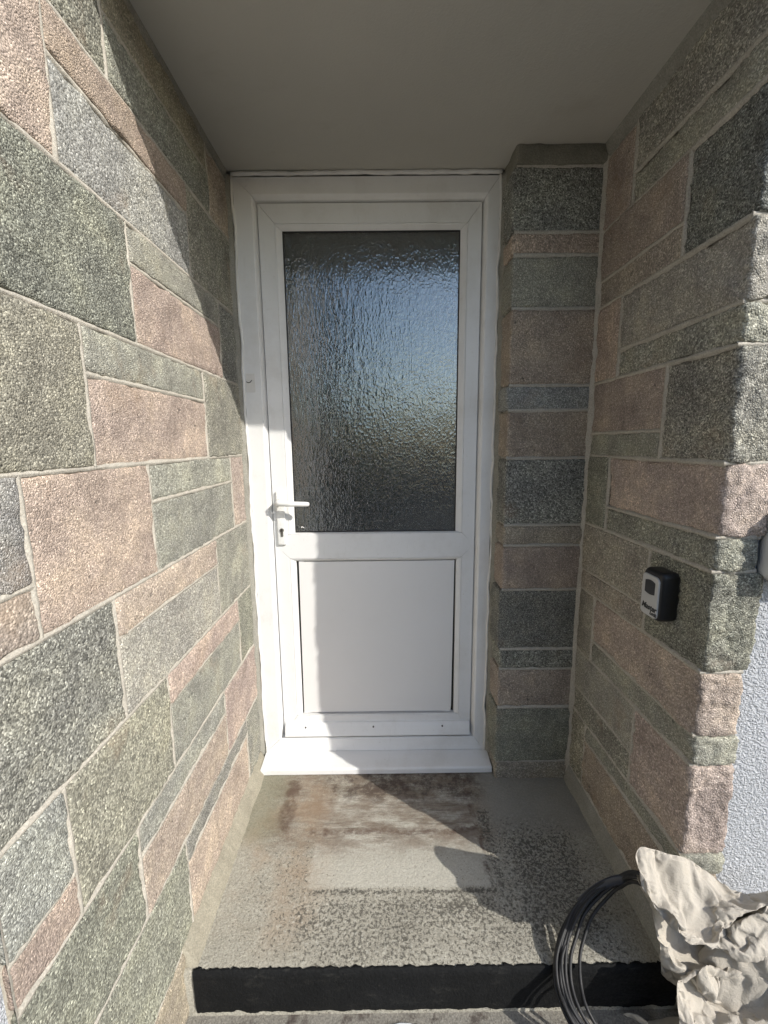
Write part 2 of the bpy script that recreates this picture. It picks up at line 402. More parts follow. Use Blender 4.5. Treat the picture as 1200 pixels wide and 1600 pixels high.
PT = {}
def pointing(key, to3, u0, u1, v0, v1, seed=0, sides='btlr'):
    """half of the joint round one stone: strips from the joint's middle to a wavering edge lapped on the stone"""
    vs, fs = PT.setdefault(key, ([], []))
    w0 = J + .0028
    for sd, (a, b), (c, d), ni in (('b', (u0, v0), (u1, v0), (0, 1)), ('r', (u1, v0), (u1, v1), (-1, 0)), ('t', (u1, v1), (u0, v1), (0, -1)), ('l', (u0, v1), (u0, v0), (1, 0))):
        if sd not in sides: continue
        n = max(2, int(math.hypot(c-a, d-b)/.012)); o = len(vs)
        for k in range(3):
            ins = (0, .55, 1)[k]*w0
            for i in range(n+1):
                f = i/n; u = a+(c-a)*f; v = b+(d-b)*f
                uu = u+ni[0]*ins if ni[0] else min(max(u, u0+(ins if 'l' in sides else 0)), u1-(ins if 'r' in sides else 0))
                vv = v+ni[1]*ins if ni[1] else min(max(v, v0+ins), v1-ins)
                q = Vector((uu, vv, seed))
                if k:
                    g_ = (noise.noise(q*13)*.0024 + noise.noise(q*40)*.0022 + noise.noise(q*110)*.0018)*k/2
                    uu += g_*ni[0]; vv += g_*ni[1]
                h = (.0016, .0008, -.0052)[k] + noise.noise(Vector((u, v, seed))*30)*.0012 + noise.noise(Vector((uu, vv, seed+2))*110)*.0006
                vs.append(to3(uu, vv, h))
        for k in range(2):
            for i in range(n): fs.append((o+k*(n+1)+i, o+k*(n+1)+i+1, o+(k+1)*(n+1)+i+1, o+(k+1)*(n+1)+i))
def pointing_done(key, parent, mat): 
    pyd('pointing', PT[key][0], PT[key][1], mat, parent, True)
# ------------------------------------------------------------------ ground, porch slab
def struct(o): o['kind'] = 'structure'; return o
g = box('ground', -60, 60, -60, 60, -.4, 0, M['ground']); struct(g)
dv = struct(box('added_driveway', -7, 7, -8.9, .50, -.1, .005, M['tarmac']))  # unseen dark sheet added to darken the ground mirrored in the glass
# porch slab: one step up, hand-trowelled, slightly chipped nose
def slab():
    xs = [-.56 + 1.33*i/110 for i in range(111)]; ys = [.885, .887, .892, .9] + [.9 + .8*i/50 for i in range(1, 51)]
    vs = []; fs = []
    for y in ys:
        for x in xs:
            z = Z0+ZFL + nz((x, y, 0), 6)*.0025 + nz((x, y, 3), 40)*.0008
            yy = y
            e = max(0, .9-y)/.015
            z -= .004*e*e + (max(0, nz((x, 1, 0), 25, 4))*.006 if y < .89 else 0)
            if y < .89: yy += nz((x, 5, 1), 30)*.002
            vs.append((x, yy, z))
    n = len(xs)
    for j in range(len(ys)-1):
        for i in range(n-1): fs.append((j*n+i, j*n+i+1, (j+1)*n+i+1, (j+1)*n+i))
    b = len(vs)
    for x in xs: vs.append((x, .887 + nz((x, 5, 1), 30)*.002, -.05))
    for i in range(n-1): fs.append((i, i+1, b+i+1, b+i))
    return pyd('porch_slab', vs, fs, M['floor'], None, True)
sb = struct(slab())
# black painted band on the riser, ragged where the brush stopped
def band():
    n = 260; rows = 7; vs = []; fs = []
    for i in range(n+1):
        x = -.492 + 1.235*i/n
        zt = Z0+ZFL - .0012
        lap = .887 + .004*max(-.6, min(1.6, nz((x, 11, 2), 45)*1.6 + nz((x, 13, 2), 170)*1.4 + .5))
        zb = .012 + nz((x, 7, 2), 30)*.006 + nz((x, 9, 2), 150)*.003
        for k in range(rows):
            f = k/(rows-1); z = zb + (zt-zb)*f
            y = .8815 + nz((x, 0, z), 22)*.0016 + (.004 if k == 0 else .0045 if k == rows-1 else 0)
            if k == rows-1: y = .8825
            vs.append((x, y, z))
        vs.append((x, lap, Z0+ZFL+.0016 + nz((x, 1, 2), 80)*.0006)); vs.append((x, lap+.0012, Z0+ZFL-.004))
    R2 = rows+2
    for i in range(n):
        for k in range(R2-1): fs.append((i*R2+k, (i+1)*R2+k, (i+1)*R2+k+1, i*R2+k+1))
    o = pyd('painted_band', vs, fs, M['black'], sb, True)
    return o
band()
# pale splash of old paint on the ground before the step
def splash(name, cx, cy, rx, ry, z, mat, parent, seed):
    vs = [(cx, cy, z)]
    for i in range(48):
        a = 2*math.pi*i/48; q = 1 + .35*nz((math.cos(a), math.sin(a), seed), 2.2) + .2*nz((math.cos(a), math.sin(a), seed), 7)
        vs.append((cx + rx*q*math.cos(a), cy + ry*q*math.sin(a), z))
    return pyd(name, vs, [(0, i+1, (i+1) % 48+1) for i in range(48)], mat, parent)
splash('paint_splash', .03, .845, .09, .018, .004, M['flake'], g, 3)

# ------------------------------------------------------------------ left stone wall
LW = empty('stone_wall', (XL-.05, .9, 0), 'sunlit stone wall of grey, green and pink blocks at the handle side of the door', 'wall')
def lst(y0, y1, z0, z1, kind):
    out = random.uniform(-.002, .003)
    pointing('l', lambda u, v, h: (XL+h, u, Z0+v), y0, y1, z0, z1, 3)
    stone(LW, (XL-.06, y0+J, Z0+z0+J), (XL+out, y1-J, Z0+z1-J), kind, ('-x',))
YE0, YE1 = .478, 1.612
L = [ # y0, y1, z0, z1
 (YE0,.945,.69,.905,'D'), (.945,1.44,.69,.808,'G'), (.945,1.44,.808,.905,'t'), (1.44,YE1,.69,.88,'p'),
 (YE0,.775,.452,.69,'P'), (.775,1.265,.61,.69,'p'), (.775,1.265,.452,.61,'b'), (1.265,YE1,.452,.69,'G'),
 (YE0,.957,.211,.452,'D'), (.957,1.457,.372,.452,'g'), (.957,1.457,.211,.372,'P'), (1.457,YE1,.211,.452,'D'),
 (YE0,.781,-.04,.211,'G'), (.781,1.295,.125,.211,'g'), (.781,1.295,-.04,.125,'P'), (1.295,YE1,-.04,.211,'G'),
 (YE0,.613,-.205,-.04,'B'), (YE0,.613,-.29,-.205,'p'), (.613,.955,-.29,-.04,'P'), (.955,1.476,-.127,-.04,'g'), (.955,1.476,-.29,-.127,'g'), (1.476,YE1,-.29,-.04,'P'),
 (YE0,.788,-.543,-.29,'D'), (.788,1.299,-.374,-.29,'P'), (.788,1.299,-.543,-.374,'b'), (1.299,YE1,-.543,-.29,'g'),
 (YE0,.613,-.705,-.543,'b'), (YE0,.613,-.79,-.705,'p'), (.613,.948,-.79,-.543,'G'), (.948,1.454,-.622,-.543,'P'), (.948,1.454,-.79,-.622,'g'), (1.454,YE1,-.79,-.543,'G'),
 (YE0,.779,-1.014,-.79,'G'), (.779,1.277,-.866,-.79,'g'), (.779,1.277,-1.014,-.866,'P'), (1.277,YE1,-1.014,-.79,'P'),
 (YE0,.960,-1.268,-1.014,'G'), (.960,1.461,-1.082,-1.014,'B'), (.960,1.461,-1.268,-1.082,'P'), (1.461,YE1,-1.268,-1.014,'G'),
 (YE0,.90,-1.462,-1.268,'T'),
]
for a in L: lst(*a)
pointing_done('l', LW, M['mortar'])
def mortar_sheet(name, parent, axis, pos, a0, a1, z0, z1, thick, mat, seed):
    """bed the stones sit in: a slab whose face is a few mm behind theirs"""
    lo = [0, 0, Z0+z0]; hi = [0, 0, Z0+z1]
    if axis == 'x+': lo[0], hi[0] = pos-thick, pos; lo[1], hi[1] = a0, a1; sk = ('-x',)
    if axis == 'x-': lo[0], hi[0] = pos, pos+thick; lo[1], hi[1] = a0, a1; sk = ('+x',)
    if axis == 'y-': lo[1], hi[1] = pos, pos+thick; lo[0], hi[0] = a0, a1; sk = ('+y',)
    vs, fs = rough_block(lo, hi, (.02, .02, .02), .006, .0014, seed, (), .0012)
    return pyd(name, vs, fs, mat, parent, True)
mortar_sheet('mortar_bed', LW, 'x+', XL-.013, YE0-.004, YE1+.03, -1.462, .91, .09, M['mortar'], 71)
# cement fillet along the foot of the wall and up against the door frame
def fillet(name, parent, pts_fn, n, mat):
    vs = []; fs = []
    for i in range(n+1):
        ring = pts_fn(i/n); k = len(ring)
        vs += ring
    for i in range(n):
        for j in range(k-1): fs.append((i*k+j, (i+1)*k+j, (i+1)*k+j+1, i*k+j+1))
    fs.append(tuple(range(k))); fs.append(tuple(n*k+j for j in range(k))[::-1])
    return pyd(name, vs, fs, mat, parent, True)
def foot_l(t):
    y = .893 + (1.60-.893)*t; q = nz((0, y, 0), 12)*.004 + nz((2, y, 0), 60)*.002
    x0 = XL-.02; zf = Z0+ZFL-.01
    return [(x0, y, zf), (x0, y, Z0-1.255+q), (XL+.003, y, Z0-1.262+q), (XL+.016+q*.6, y, Z0-1.285+q), (XL+.032+q, y, Z0-1.305), (XL+.037+q, y, zf)]
fillet('cement_fillet', LW, foot_l, 90, M['foot'])
def jamb_l(t):
    z = Z0-1.30 + 2.20*t; q = nz((1, 0, z), 14)*.005 + nz((4, 0, z), 70)*.003
    return [(XL-.02, 1.66, z), (XL-.02, 1.60, z), (XL+.002+q*.5, 1.600+q, z), (XL+.010+q*.3, 1.610+q*.6, z), (XL+.017+q*.2, 1.622, z), (XL+.017, 1.66, z)]
fillet('cement_fillet', LW, jamb_l, 120, M['cement'])
def top_l(t):
    y = .83 + .79*t; q = nz((1, y, 0), 12)*.006
    return [(XL-.02, y, Z0+ZCE+.005), (XL-.02, y, Z0+.888+q), (XL+.002, y, Z0+.892+q), (XL+.006+q*.3, y, Z0+ZCE+.005)]
fillet('cement_fillet', LW, top_l, 60, M['cement'])

# ------------------------------------------------------------------ right stone wall (its outer corner stones show two faces)
RW = empty('stone_wall', (XR+.05, 1.0, 0), 'shaded stone wall carrying the key safe, its outer corner catching the sun', 'wall')
XQ = .822
def rst(y0, y1, z0, z1, kind):
    out = random.uniform(-.003, .002)
    pointing('r', lambda u, v, h: (XR-h, u, Z0+v), y0 if y0 > .91 else YF-.0016, y1, z0, z1, 5, 'btlr' if y0 > .91 else 'btr')
    if y0 < .91:
        pointing('r', lambda u, v, h: (u, YF-h, Z0+v), XR-.0016, XQ-.004, z0, z1, 6, 'bt')
        q = XQ + random.uniform(-.012, .010)
        stone(RW, (XR+.004+out, YF-.004+random.uniform(-.002, .003), Z0+z0+J), (q, y1-J, Z0+z1-J), kind, ('+x', '+y'), (.006, .010, .006), .008, .0062, .0034)
    else:
        stone(RW, (XR+out, y0+J, Z0+z0+J), (XR+.06, y1-J, Z0+z1-J), kind, ('+x',), (.03, .012, .012))
Y9 = YC-.003
Rr = [
 (1.34,Y9,.66,.87,'p'), (YF,1.34,.744,.892,'G'), (YF,1.34,.66,.744,'g'),
 (1.102,Y9,.508,.66,'p'), (1.102,Y9,.427,.508,'t'), (YF,1.102,.427,.66,'K'),
 (1.354,Y9,.188,.427,'p'), (YF,1.354,.27,.427,'g'), (YF,1.354,.188,.27,'G'),
 (1.117,Y9,.024,.188,'p'), (1.117,Y9,-.05,.024,'g'), (YF,1.117,-.05,.188,'D'),
 (1.358,Y9,-.287,-.05,'G'), (YF,1.358,-.21,-.05,'P'), (YF,1.358,-.287,-.21,'G'),
 (1.119,Y9,-.452,-.287,'t'), (1.119,Y9,-.525,-.452,'t'), (YF,1.119,-.525,-.287,'D'),
 (1.391,Y9,-.76,-.525,'t'), (YF,1.391,-.683,-.525,'P'), (YF,1.391,-.76,-.683,'g'),
 (1.123,Y9,-.908,-.76,'g'), (1.123,Y9,-1.003,-.908,'G'), (YF,1.123,-1.003,-.76,'P'),
 (1.388,Y9,-1.25,-1.003,'G'), (YF,1.388,-1.062,-1.003,'g'), (YF,1.388,-1.25,-1.062,'T'),
]
for a in Rr: rst(*a)
pointing_done('r', RW, M['mortar'])
stone(RW, (XR+.012, YF+.006, Z0-1.462), (XQ-.004, 1.0, Z0-1.25-J), 'g', ('+x', '+y'), (.01, .02, .01))
mb = mortar_sheet('mortar_bed', RW, 'x-', XR+.014, YF+.012, YC+.02, -1.45, .905, .088, M['mortar'], 81)
def foot_r(t):
    y = .892 + (YC-.892)*t; q = nz((5, y, 0), 12)*.004 + nz((6, y, 0), 60)*.002
    zf = Z0+ZFL-.01
    return [(XR+.03, y, zf), (XR+.03, y, Z0-1.246+q), (XR-.001, y, Z0-1.250+q), (XR-.007+q*.5, y, Z0-1.28), (XR-.017+q, y, Z0-1.308), (XR-.02+q, y, zf)]
fillet('cement_fillet', RW, foot_r, 80, M['cement'])
def top_r(t):
    y = .83 + (YC+.02-.83)*t; q = nz((8, y, 0), 12)*.008
    return [(XR+.03, y, Z0+ZCE+.005), (XR+.03, y, Z0+.872+q), (XR-.001, y, Z0+.876+q), (XR-.010+q*.3, y, Z0+.90), (XR-.016, y, Z0+ZCE+.005)]
fillet('cement_fillet', RW, top_r, 60, M['cement'])

# ------------------------------------------------------------------ stone pier between the door and the right wall
PX0 = .431
PW = empty('stone_wall', (.57, YC+.05, Z0+ZFL), 'narrow stone pier of stacked single blocks between the white door frame and the corner', 'pier')
pz = [.856, .664, .596, .432, .187, .104, -.059, -.296, -.371, -.537, -.77, -.85, -1.009, -1.242]
pk = 'DpgpBpDtpKDpGt'
for i in range(13):
    dx = random.uniform(-.006, .005)
    pointing('p', lambda u, v, h: (u, YC-h, Z0+v), PX0+.002, XR+.001, pz[i+1], pz[i], 8, 'btr')
    stone(PW, (PX0+dx, YC+random.uniform(-.002, .003), Z0+pz[i+1]+J), (XR-.004, 1.72, Z0+pz[i]-J), pk[i], ('+x', '+y'), (.011, .02, .011), .009, .0034, .003)
stone(PW, (PX0+.004, YC+.002, Z0+ZFL-.01), (XR-.004, 1.72, Z0-1.242-J), 't', ('+x', '+y'), (.012, .03, .012))
mortar_sheet('mortar_bed', PW, 'y-', YC+.013, PX0+.010, XR+.02, ZFL, .91, .2, M['mortar'], 91)
vs, fs = rough_block((PX0+.002, YC-.004, Z0+.858), (XR+.01, 1.72, Z0+ZCE+.004), (.02, .03, .012), .008, .004, 93, ('+y',), .004)
pyd('cement_band', vs, fs, M['cap'], PW, True)
def pier_corner(t):
    z = Z0+ZFL + (1.315+.88)*t; q = nz((9, 0, z), 14)*.003
    return [(XR+.02, YC+.02, z), (XR-.012+q, YC+.02, z), (XR-.012+q, YC-.0015, z), (XR-.004, YC-.006+q, z), (XR+.001, YC-.012+q, z), (XR+.02, YC-.012, z)]
fillet('mortar_fillet', PW, pier_corner, 110, M['mortar'])
def jamb_r(t):
    z = Z0-1.30 + 2.20*t; q = nz((11, 0, z), 14)*.005 + nz((14, 0, z), 70)*.003
    return [(PX0+.03, 1.68, z), (PX0-.012, 1.68, z), (PX0-.012+q*.4, 1.618, z), (PX0-.004+q*.5, 1.604+q*.5, z), (PX0+.008, 1.588+q, z), (PX0+.03, 1.588, z)]
fillet('cement_fillet', PW, jamb_r, 120, M['cement'])

pointing_done('p', PW, M['mortar'])
# ------------------------------------------------------------------ soffit, house walls
cl = struct(box('porch_ceiling', -.62, .80, .815, 1.74, Z0+ZCE, Z0+ZCE+.05, M['soffit']))
HW = empty('rendered_wall', (1.8, .95, 0), 'white pebble-rendered house wall beyond the sunlit stone corner', 'wall')
box('wall', .80, 3.6, .912, 1.15, 0, 3.0, M['render'], HW)
UW = empty('rendered_wall', (.1, .9, Z0+ZCE), 'white rendered house wall over the porch ceiling', 'wall')
box('wall', -.62, .80, .83, 1.15, Z0+ZCE+.05, 3.0, M['render'], UW)
WW = empty('rendered_wall', (XL-.1, .15, 0), 'white rendered wall running on from the sunlit stone blocks', 'wall')
box('wall', XL-.22, XL-.007, -.15, YE0-.004, 0, 3.0, M['render'], WW)
box('wall', XL-.22, XL-.06, YE0-.004, 1.75, 0, 3.0, M['slate'], WW)
# hall behind the door, seen only as darkness through the glass
hb = bmesh.new(); add_box(hb, -.62, .60, 1.73, 4.3, Z0+ZFL-.02, Z0+1.05)
ff = [f for f in hb.faces if all(abs(v.co.y-1.73) < 1e-5 for v in f.verts)]
bmesh.ops.delete(hb, geom=ff, context='FACES')
struct(bmobj('hallway', hb, M['hall']))

# ------------------------------------------------------------------ the door
DOOR = empty('front_door', (-.04, 1.60, Z0+ZFL), 'white plastic front door with patterned glass above a plain lower panel', 'door')
def sc(Y): return Y/1.63
def RX(x0, x1, z0, z1, Y): k = sc(Y); return (x0*k, x1*k, Z0+z0*k, Z0+z1*k)
YFr, YLf, YG = 1.620, 1.640, 1.662
def ring_pieces(names, rings, yb, mat, parent, gap=.0004):
    """four mitred lengths: rings = [(rect, y)], outermost first"""
    out = []
    for side in range(4):
        vs = []; fs = []
        prof = list(rings) + [(rings[-1][0], yb), (rings[0][0], yb)]
        for (x0, x1, z0, z1), y in prof:
            g_ = gap
            c = {0: ((x0, z0+g_), (x0, z1-g_)), 1: ((x0+g_, z1), (x1-g_, z1)), 2: ((x1, z1-g_), (x1, z0+g_)), 3: ((x1-g_, z0), (x0+g_, z0))}[side]
            vs += [(c[0][0], y, c[0][1]), (c[1][0], y, c[1][1])]
        n = len(prof)
        for i in range(n):
            j = (i+1) % n; fs.append((2*i, 2*i+1, 2*j+1, 2*j))
        fs.append(tuple(2*i for i in range(n))); fs.append(tuple(2*i+1 for i in range(n))[::-1])
        me = bpy.data.meshes.new('t'); me.from_pydata(vs, [], fs)
        bm = bmesh.new(); bm.from_mesh(me)
        bmesh.ops.recalc_face_normals(bm, faces=bm.faces)
        bmesh.ops.bevel(bm, geom=list(bm.edges), offset=.0009, segments=2, affect='EDGES', profile=.5)
        out.append(bmobj(names[side], bm, mat, parent))
    return out
oR = RX(-.502, .418, -1.288, .902, YFr)
mR = RX(-.442, .378, -1.232, .848, YFr)
iR = RX(-.4245, .3605, -1.214, .8235, YLf-.004)
bv = (mR[0]+.004, mR[1]-.004, mR[2]+.004, mR[3]-.004)
ring_pieces(('jamb', 'head', 'jamb', 'threshold'), [(oR, YFr), (mR, YFr), (bv, YFr+.004), ((iR[0]-.005, iR[1]+.005, iR[2]-.005, iR[3]+.005), YLf-.006), (iR, YLf+.0125)], 1.70, M['upvc'], DOOR)
# leaf: stiles with the mid rail let into them in a point
k = sc(YLf); G_ = .0022
lx0, lx1, lz0, lz1 = iR[0]+G_, iR[1]-G_, iR[2]+G_, iR[3]-G_
gx0, gx1 = -.3655*k, .309*k
gt, gb = Z0+.7555*k, Z0-.349*k
pt, pb = Z0-.446*k, Z0-1.124*k
mid = (gb+pt)/2; ar = (gb-pt)/2*1.0
e = .0005
prism('stile', [(lx0, lz0+e), (lx0, lz1-e), (gx0, gt-e), (gx0, gb+e), (gx0-ar, mid), (gx0, pt-e), (gx0, pb+e)], YLf, 1.70, M['upvc'], DOOR)
prism('stile', [(lx1, lz0+e), (gx1, pb+e), (gx1, pt-e), (gx1+ar, mid), (gx1, gb+e), (gx1, gt-e), (lx1, lz1-e)], YLf, 1.70, M['upvc'], DOOR)
prism('rail', [(lx0+e, lz1), (lx1-e, lz1), (gx1-e, gt), (gx0+e, gt)], YLf, 1.70, M['upvc'], DOOR)
prism('rail', [(gx0+e, gb), (gx1-e, gb), (gx1+ar-e, mid), (gx1-e, pt), (gx0+e, pt), (gx0-ar+e, mid)], YLf, 1.70, M['upvc'], DOOR)
prism('rail', [(gx0+e, pb), (gx1-e, pb), (lx1-e, lz0), (lx0+e, lz0)], YLf, 1.70, M['upvc'], DOOR)
# black strip put into the gap round the leaf for its shade
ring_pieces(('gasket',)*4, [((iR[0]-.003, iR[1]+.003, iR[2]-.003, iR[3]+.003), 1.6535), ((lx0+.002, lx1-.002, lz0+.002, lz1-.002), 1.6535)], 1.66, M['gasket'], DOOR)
# glazing beads, gasket, glass
G0 = (gx0+.0006, gx1-.0006, gb+.0006, gt-.0006)
kg = sc(YG-.004)
G1 = (-.3395*kg, .283*kg, Z0-.3417*kg, Z0+.7304*kg)
ring_pieces(('glazing_bead',)*4, [(G0, YLf+.001), ((G0[0]+.004, G0[1]-.004, G0[2]+.002, G0[3]-.004), YLf+.0015), (G1, YG-.006)], 1.70, M['upvc'], DOOR)
G2 = (G1[0]+.004, G1[1]-.004, G1[2]+.004, G1[3]-.004)
ring_pieces(('gasket',)*4, [((G1[0]-.001, G1[1]+.001, G1[2]-.001, G1[3]+.001), YG-.004), (G2, YG-.003)], 1.69, M['gasket'], DOOR)
box('glass_pane', G1[0], G1[1], YG, YG+.006, G1[2], G1[3], M['glass'], DOOR)
# lower panel, its bead gone: dark gaps round a board that sits a touch askew
P0 = (gx0+.0006, gx1-.0006, pb+.0006, pt-.0006)
kp = sc(1.656)
P1 = (-.3405*kp, .2870*kp, Z0-1.1125*kp, Z0-.4545*kp)
ring_pieces(('panel_bead',)*4, [(P0, YLf+.001), ((P0[0]+.004, P0[1]-.004, P0[2]+.004, P0[3]-.003), YLf+.0015), (P1, YLf+.011)], 1.70, M['upvc'], DOOR)
box('panel_backing', P1[0]-.002, P1[1]+.002, 1.668, 1.69, P1[2]-.002, P1[3]+.002, M['gasket'], DOOR)
prism('panel', [(P1[0]+.0055, P1[2]+.0014), (P1[0]+.045, P1[2]+.0070), (P1[1]-.06, P1[2]+.0068), (P1[1]-.0125, P1[2]+.0026), (P1[1]-.0105, P1[2]+.03), (P1[1]-.0060, P1[3]-.0045), (P1[0]+.03, P1[3]-.0055), (P1[0]+.029, P1[3]-.001), (P1[0]+.0095, P1[3]-.001)], 1.654, 1.672, M['panel'], DOOR, .0015)
# weather bar with three screws
kw = sc(1.622)
wx0, wx1, wz0, wz1 = -.4175*kw, .3555*kw, Z0-1.2145*kw, Z0-1.163*kw
bm = bmesh.new()
prof = [(1.642, wz1), (1.630, wz1-.001), (1.622, wz1-.020), (1.612, wz0+.004), (1.613, wz0), (1.642, wz0+.002)]
a = [bm.verts.new((wx0, y, z)) for y, z in prof]; b = [bm.verts.new((wx1, y, z)) for y, z in prof]
bm.faces.new(a); bm.faces.new(b[::-1])
for i in range(6): bm.faces.new((a[i], b[i], b[(i+1) % 6], a[(i+1) % 6]))
bmesh.ops.bevel(bm, geom=list(bm.edges), offset=.001, segments=2, affect='EDGES')
WB = bmobj('weather_bar', bm, M['upvc'], DOOR)
def disc(name, c, r, depth, mat, parent, n=16):
    bm = bmesh.new(); bmesh.ops.create_cone(bm, cap_ends=True, segments=n, radius1=r*.85, radius2=r, depth=depth)
    bm.transform(Matrix.Translation(c) @ Matrix.Rotation(rad(-90), 4, 'X'))
    bmesh.ops.recalc_face_normals(bm, faces=bm.faces)
    return bmobj(name, bm, mat, parent, False)
for fx in (.11, .478, .853): disc('screw', (wx0+(wx1-wx0)*fx, 1.6235, wz1-.016), .0038, .004, M['screw'], WB)
# projecting sill
ys0, zt0 = 1.525, Z0-1.2835
prof = [(1.66, zt0+.004), (1.632, zt0+.003), (ys0+.004, zt0-.003), (ys0, zt0-.007), (ys0, zt0-.026), (ys0+.003, zt0-.030), (ys0+.018, zt0-.030), (ys0+.02, Z0+ZFL-.006), (1.66, Z0+ZFL-.006)]
bm = bmesh.new(); sx0, sx1 = -.500, .428
a = [bm.verts.new((sx0, y, z)) for y, z in prof]; b = [bm.verts.new((sx1, y, z)) for y, z in prof]
bm.faces.new(a); bm.faces.new(b[::-1]); n = len(prof)
for i in range(n): bm.faces.new((a[i], b[i], b[(i+1) % n], a[(i+1) % n]))
bmesh.ops.bevel(bm, geom=list(bm.edges), offset=.0014, segments=2, affect='EDGES')
bmobj('sill', bm, M['upvc'], DOOR)
# sealant beads round the frame
def bead(p0, p1, n, w, r, seed):
    p0 = Vector(p0); p1 = Vector(p1); pts = []
    for i in range(n+1):
        p = p0.lerp(p1, i/n); q = nz(p, 9, seed)*w + nz(p, 35, seed)*w*.4
        pts.append(p + (Vector((q, 0, 0)) if abs(p1.z-p0.z) > .5 else Vector((0, 0, q*.6))))
    tube('sealant', pts, r, M['caulk'], DOOR, 8, lambda i: r*(1+.35*nz(pts[i], 40, seed)))
bead((oR[0]-.002, YFr-.001, Z0-1.28), (oR[0]-.002, YFr-.001, Z0+.9), 110, .006, .0046, 2)
bead((oR[1]+.003, YFr-.001, Z0-1.28), (oR[1]+.002, YFr-.001, Z0+.9), 110, .008, .0046, 5)
bead((oR[0]-.004, YFr-.004, Z0+.905), (oR[1]+.004, YFr-.004, Z0+.905), 70, .005, .007, 8)
# handle: long plate, lever, cylinder
HX = -.3925*sc(1.63)
HN = box('handle', HX-.0165, HX+.0165, YLf-.011, YLf+.002, Z0-.391, Z0-.180, M['plastic'], DOOR, .004, 3)
lz = Z0-.2215
tube('lever', [(HX-.002, YLf-.008, lz), (HX-.002, YLf-.040, lz), (HX-.001, YLf-.050, lz), (HX+.006, YLf-.055, lz+.0003), (HX+.05, YLf-.056, lz-.0015), (HX+.105, YLf-.054, lz-.003), (HX+.116, YLf-.053, lz-.0035), (HX+.119, YLf-.053, lz-.0035)], .0088, M['plastic'], HN, 12,
     lambda i: (.013, .0105, .0105, .0105, .0098, .0092, .0075, .003)[i])
disc('keyhole', (HX+.001, YLf-.0118, Z0-.332), .0088, .005, M['brass'], HN, 20)
box('keyhole', HX-.0042, HX+.0062, YLf-.0138, YLf-.008, Z0-.358, Z0-.334, M['brass'], HN, .003, 2)
box('keyhole_slot', HX-.0002, HX+.0022, YLf-.0152, YLf-.012, Z0-.338, Z0-.326, M['gasket'], HN)
# the lever on the hall side, seen through the glass
box('inner_handle', -.36, -.328, 1.70, 1.712, Z0-.39, Z0-.16, M['plastic'], DOOR, .004, 3)
tube('inner_lever', [(-.344, 1.71, Z0-.185), (-.344, 1.755, Z0-.185), (-.335, 1.762, Z0-.185), (-.24, 1.76, Z0-.187)], .0095, M['plastic'], DOOR, 10)
# filled scar on the jamb where a fitting was taken off
kk = sc(YFr)
SC = box('filled_scar', -.496*kk, -.463*kk, YFr-.0015, YFr+.004, Z0+.188*kk, Z0+.255*kk, M['chip'], DOOR, .0008, 2)
tube('chip', [(-.494*kk, YFr-.002, Z0+.226*kk), (-.487*kk, YFr-.003, Z0+.222*kk), (-.480*kk, YFr-.002, Z0+.224*kk), (-.474*kk, YFr-.002, Z0+.231*kk)], .0016, M['screw'], SC, 6)

# ------------------------------------------------------------------ key safe on the right wall
KS = empty('key_safe', (XR, 1.045, Z0-.39), 'black key safe with silver face plate screwed to the shaded stone wall', 'key safe')
def rounded_rect(y0, y1, z0, z1, r, n=6, taper=0):
    pts = []
    for cy, cz, a0 in ((y1-r, z1-r, 0), (y0+r, z1-r, 90), (y0+r, z0+r, 180), (y1-r, z0+r, 270)):
        for i in range(n+1):
            a = rad(a0 + 90*i/n); pts.append((cy + r*math.cos(a), cz + r*math.sin(a)))
    return pts
def loft(name, rings, mat, parent, smooth=True):
    vs = []; fs = []; n = len(rings[0])
    for rg in rings: vs += rg
    for i in range(len(rings)-1):
        for j in range(n): fs.append((i*n+j, i*n+(j+1) % n, (i+1)*n+(j+1) % n, (i+1)*n+j))
    fs.append(tuple(range(n))); fs.append(tuple((len(rings)-1)*n+j for j in range(n)))
    o = pyd(name, vs, fs, mat, parent, smooth)
    return o
KD, KY0, KY1, KZ0, KZ1 = .046, .990, 1.066, -.446, -.320
def kr(x, ins, r): return [(x, y, Z0+z) for y, z in rounded_rect(KY0+ins, KY1-ins, KZ0+ins, KZ1-ins, r)]
loft('body', [kr(XR+.004, .004, .010), kr(XR-.006, .001, .012), kr(XR-.012, 0, .013), kr(XR-KD+.012, 0, .014), kr(XR-KD+.005, .002, .014), kr(XR-KD+.001, .006, .014), kr(XR-KD, .009, .013)], M['safe'], KS)
def fr_(x, y0, y1, z0, z1, r): return [(x, y, Z0+z) for y, z in rounded_rect(y0, y1, z0, z1, r)]
fx = XR-KD
loft('face_plate', [fr_(fx+.002, KY0+.006, KY1-.005, KZ0+.006, KZ1-.014, .012), fr_(fx-.002, KY0+.006, KY1-.005, KZ0+.006, KZ1-.014, .012), fr_(fx-.0035, KY0+.008, KY1-.007, KZ0+.008, KZ1-.016, .011)], M['silver'], KS, False)
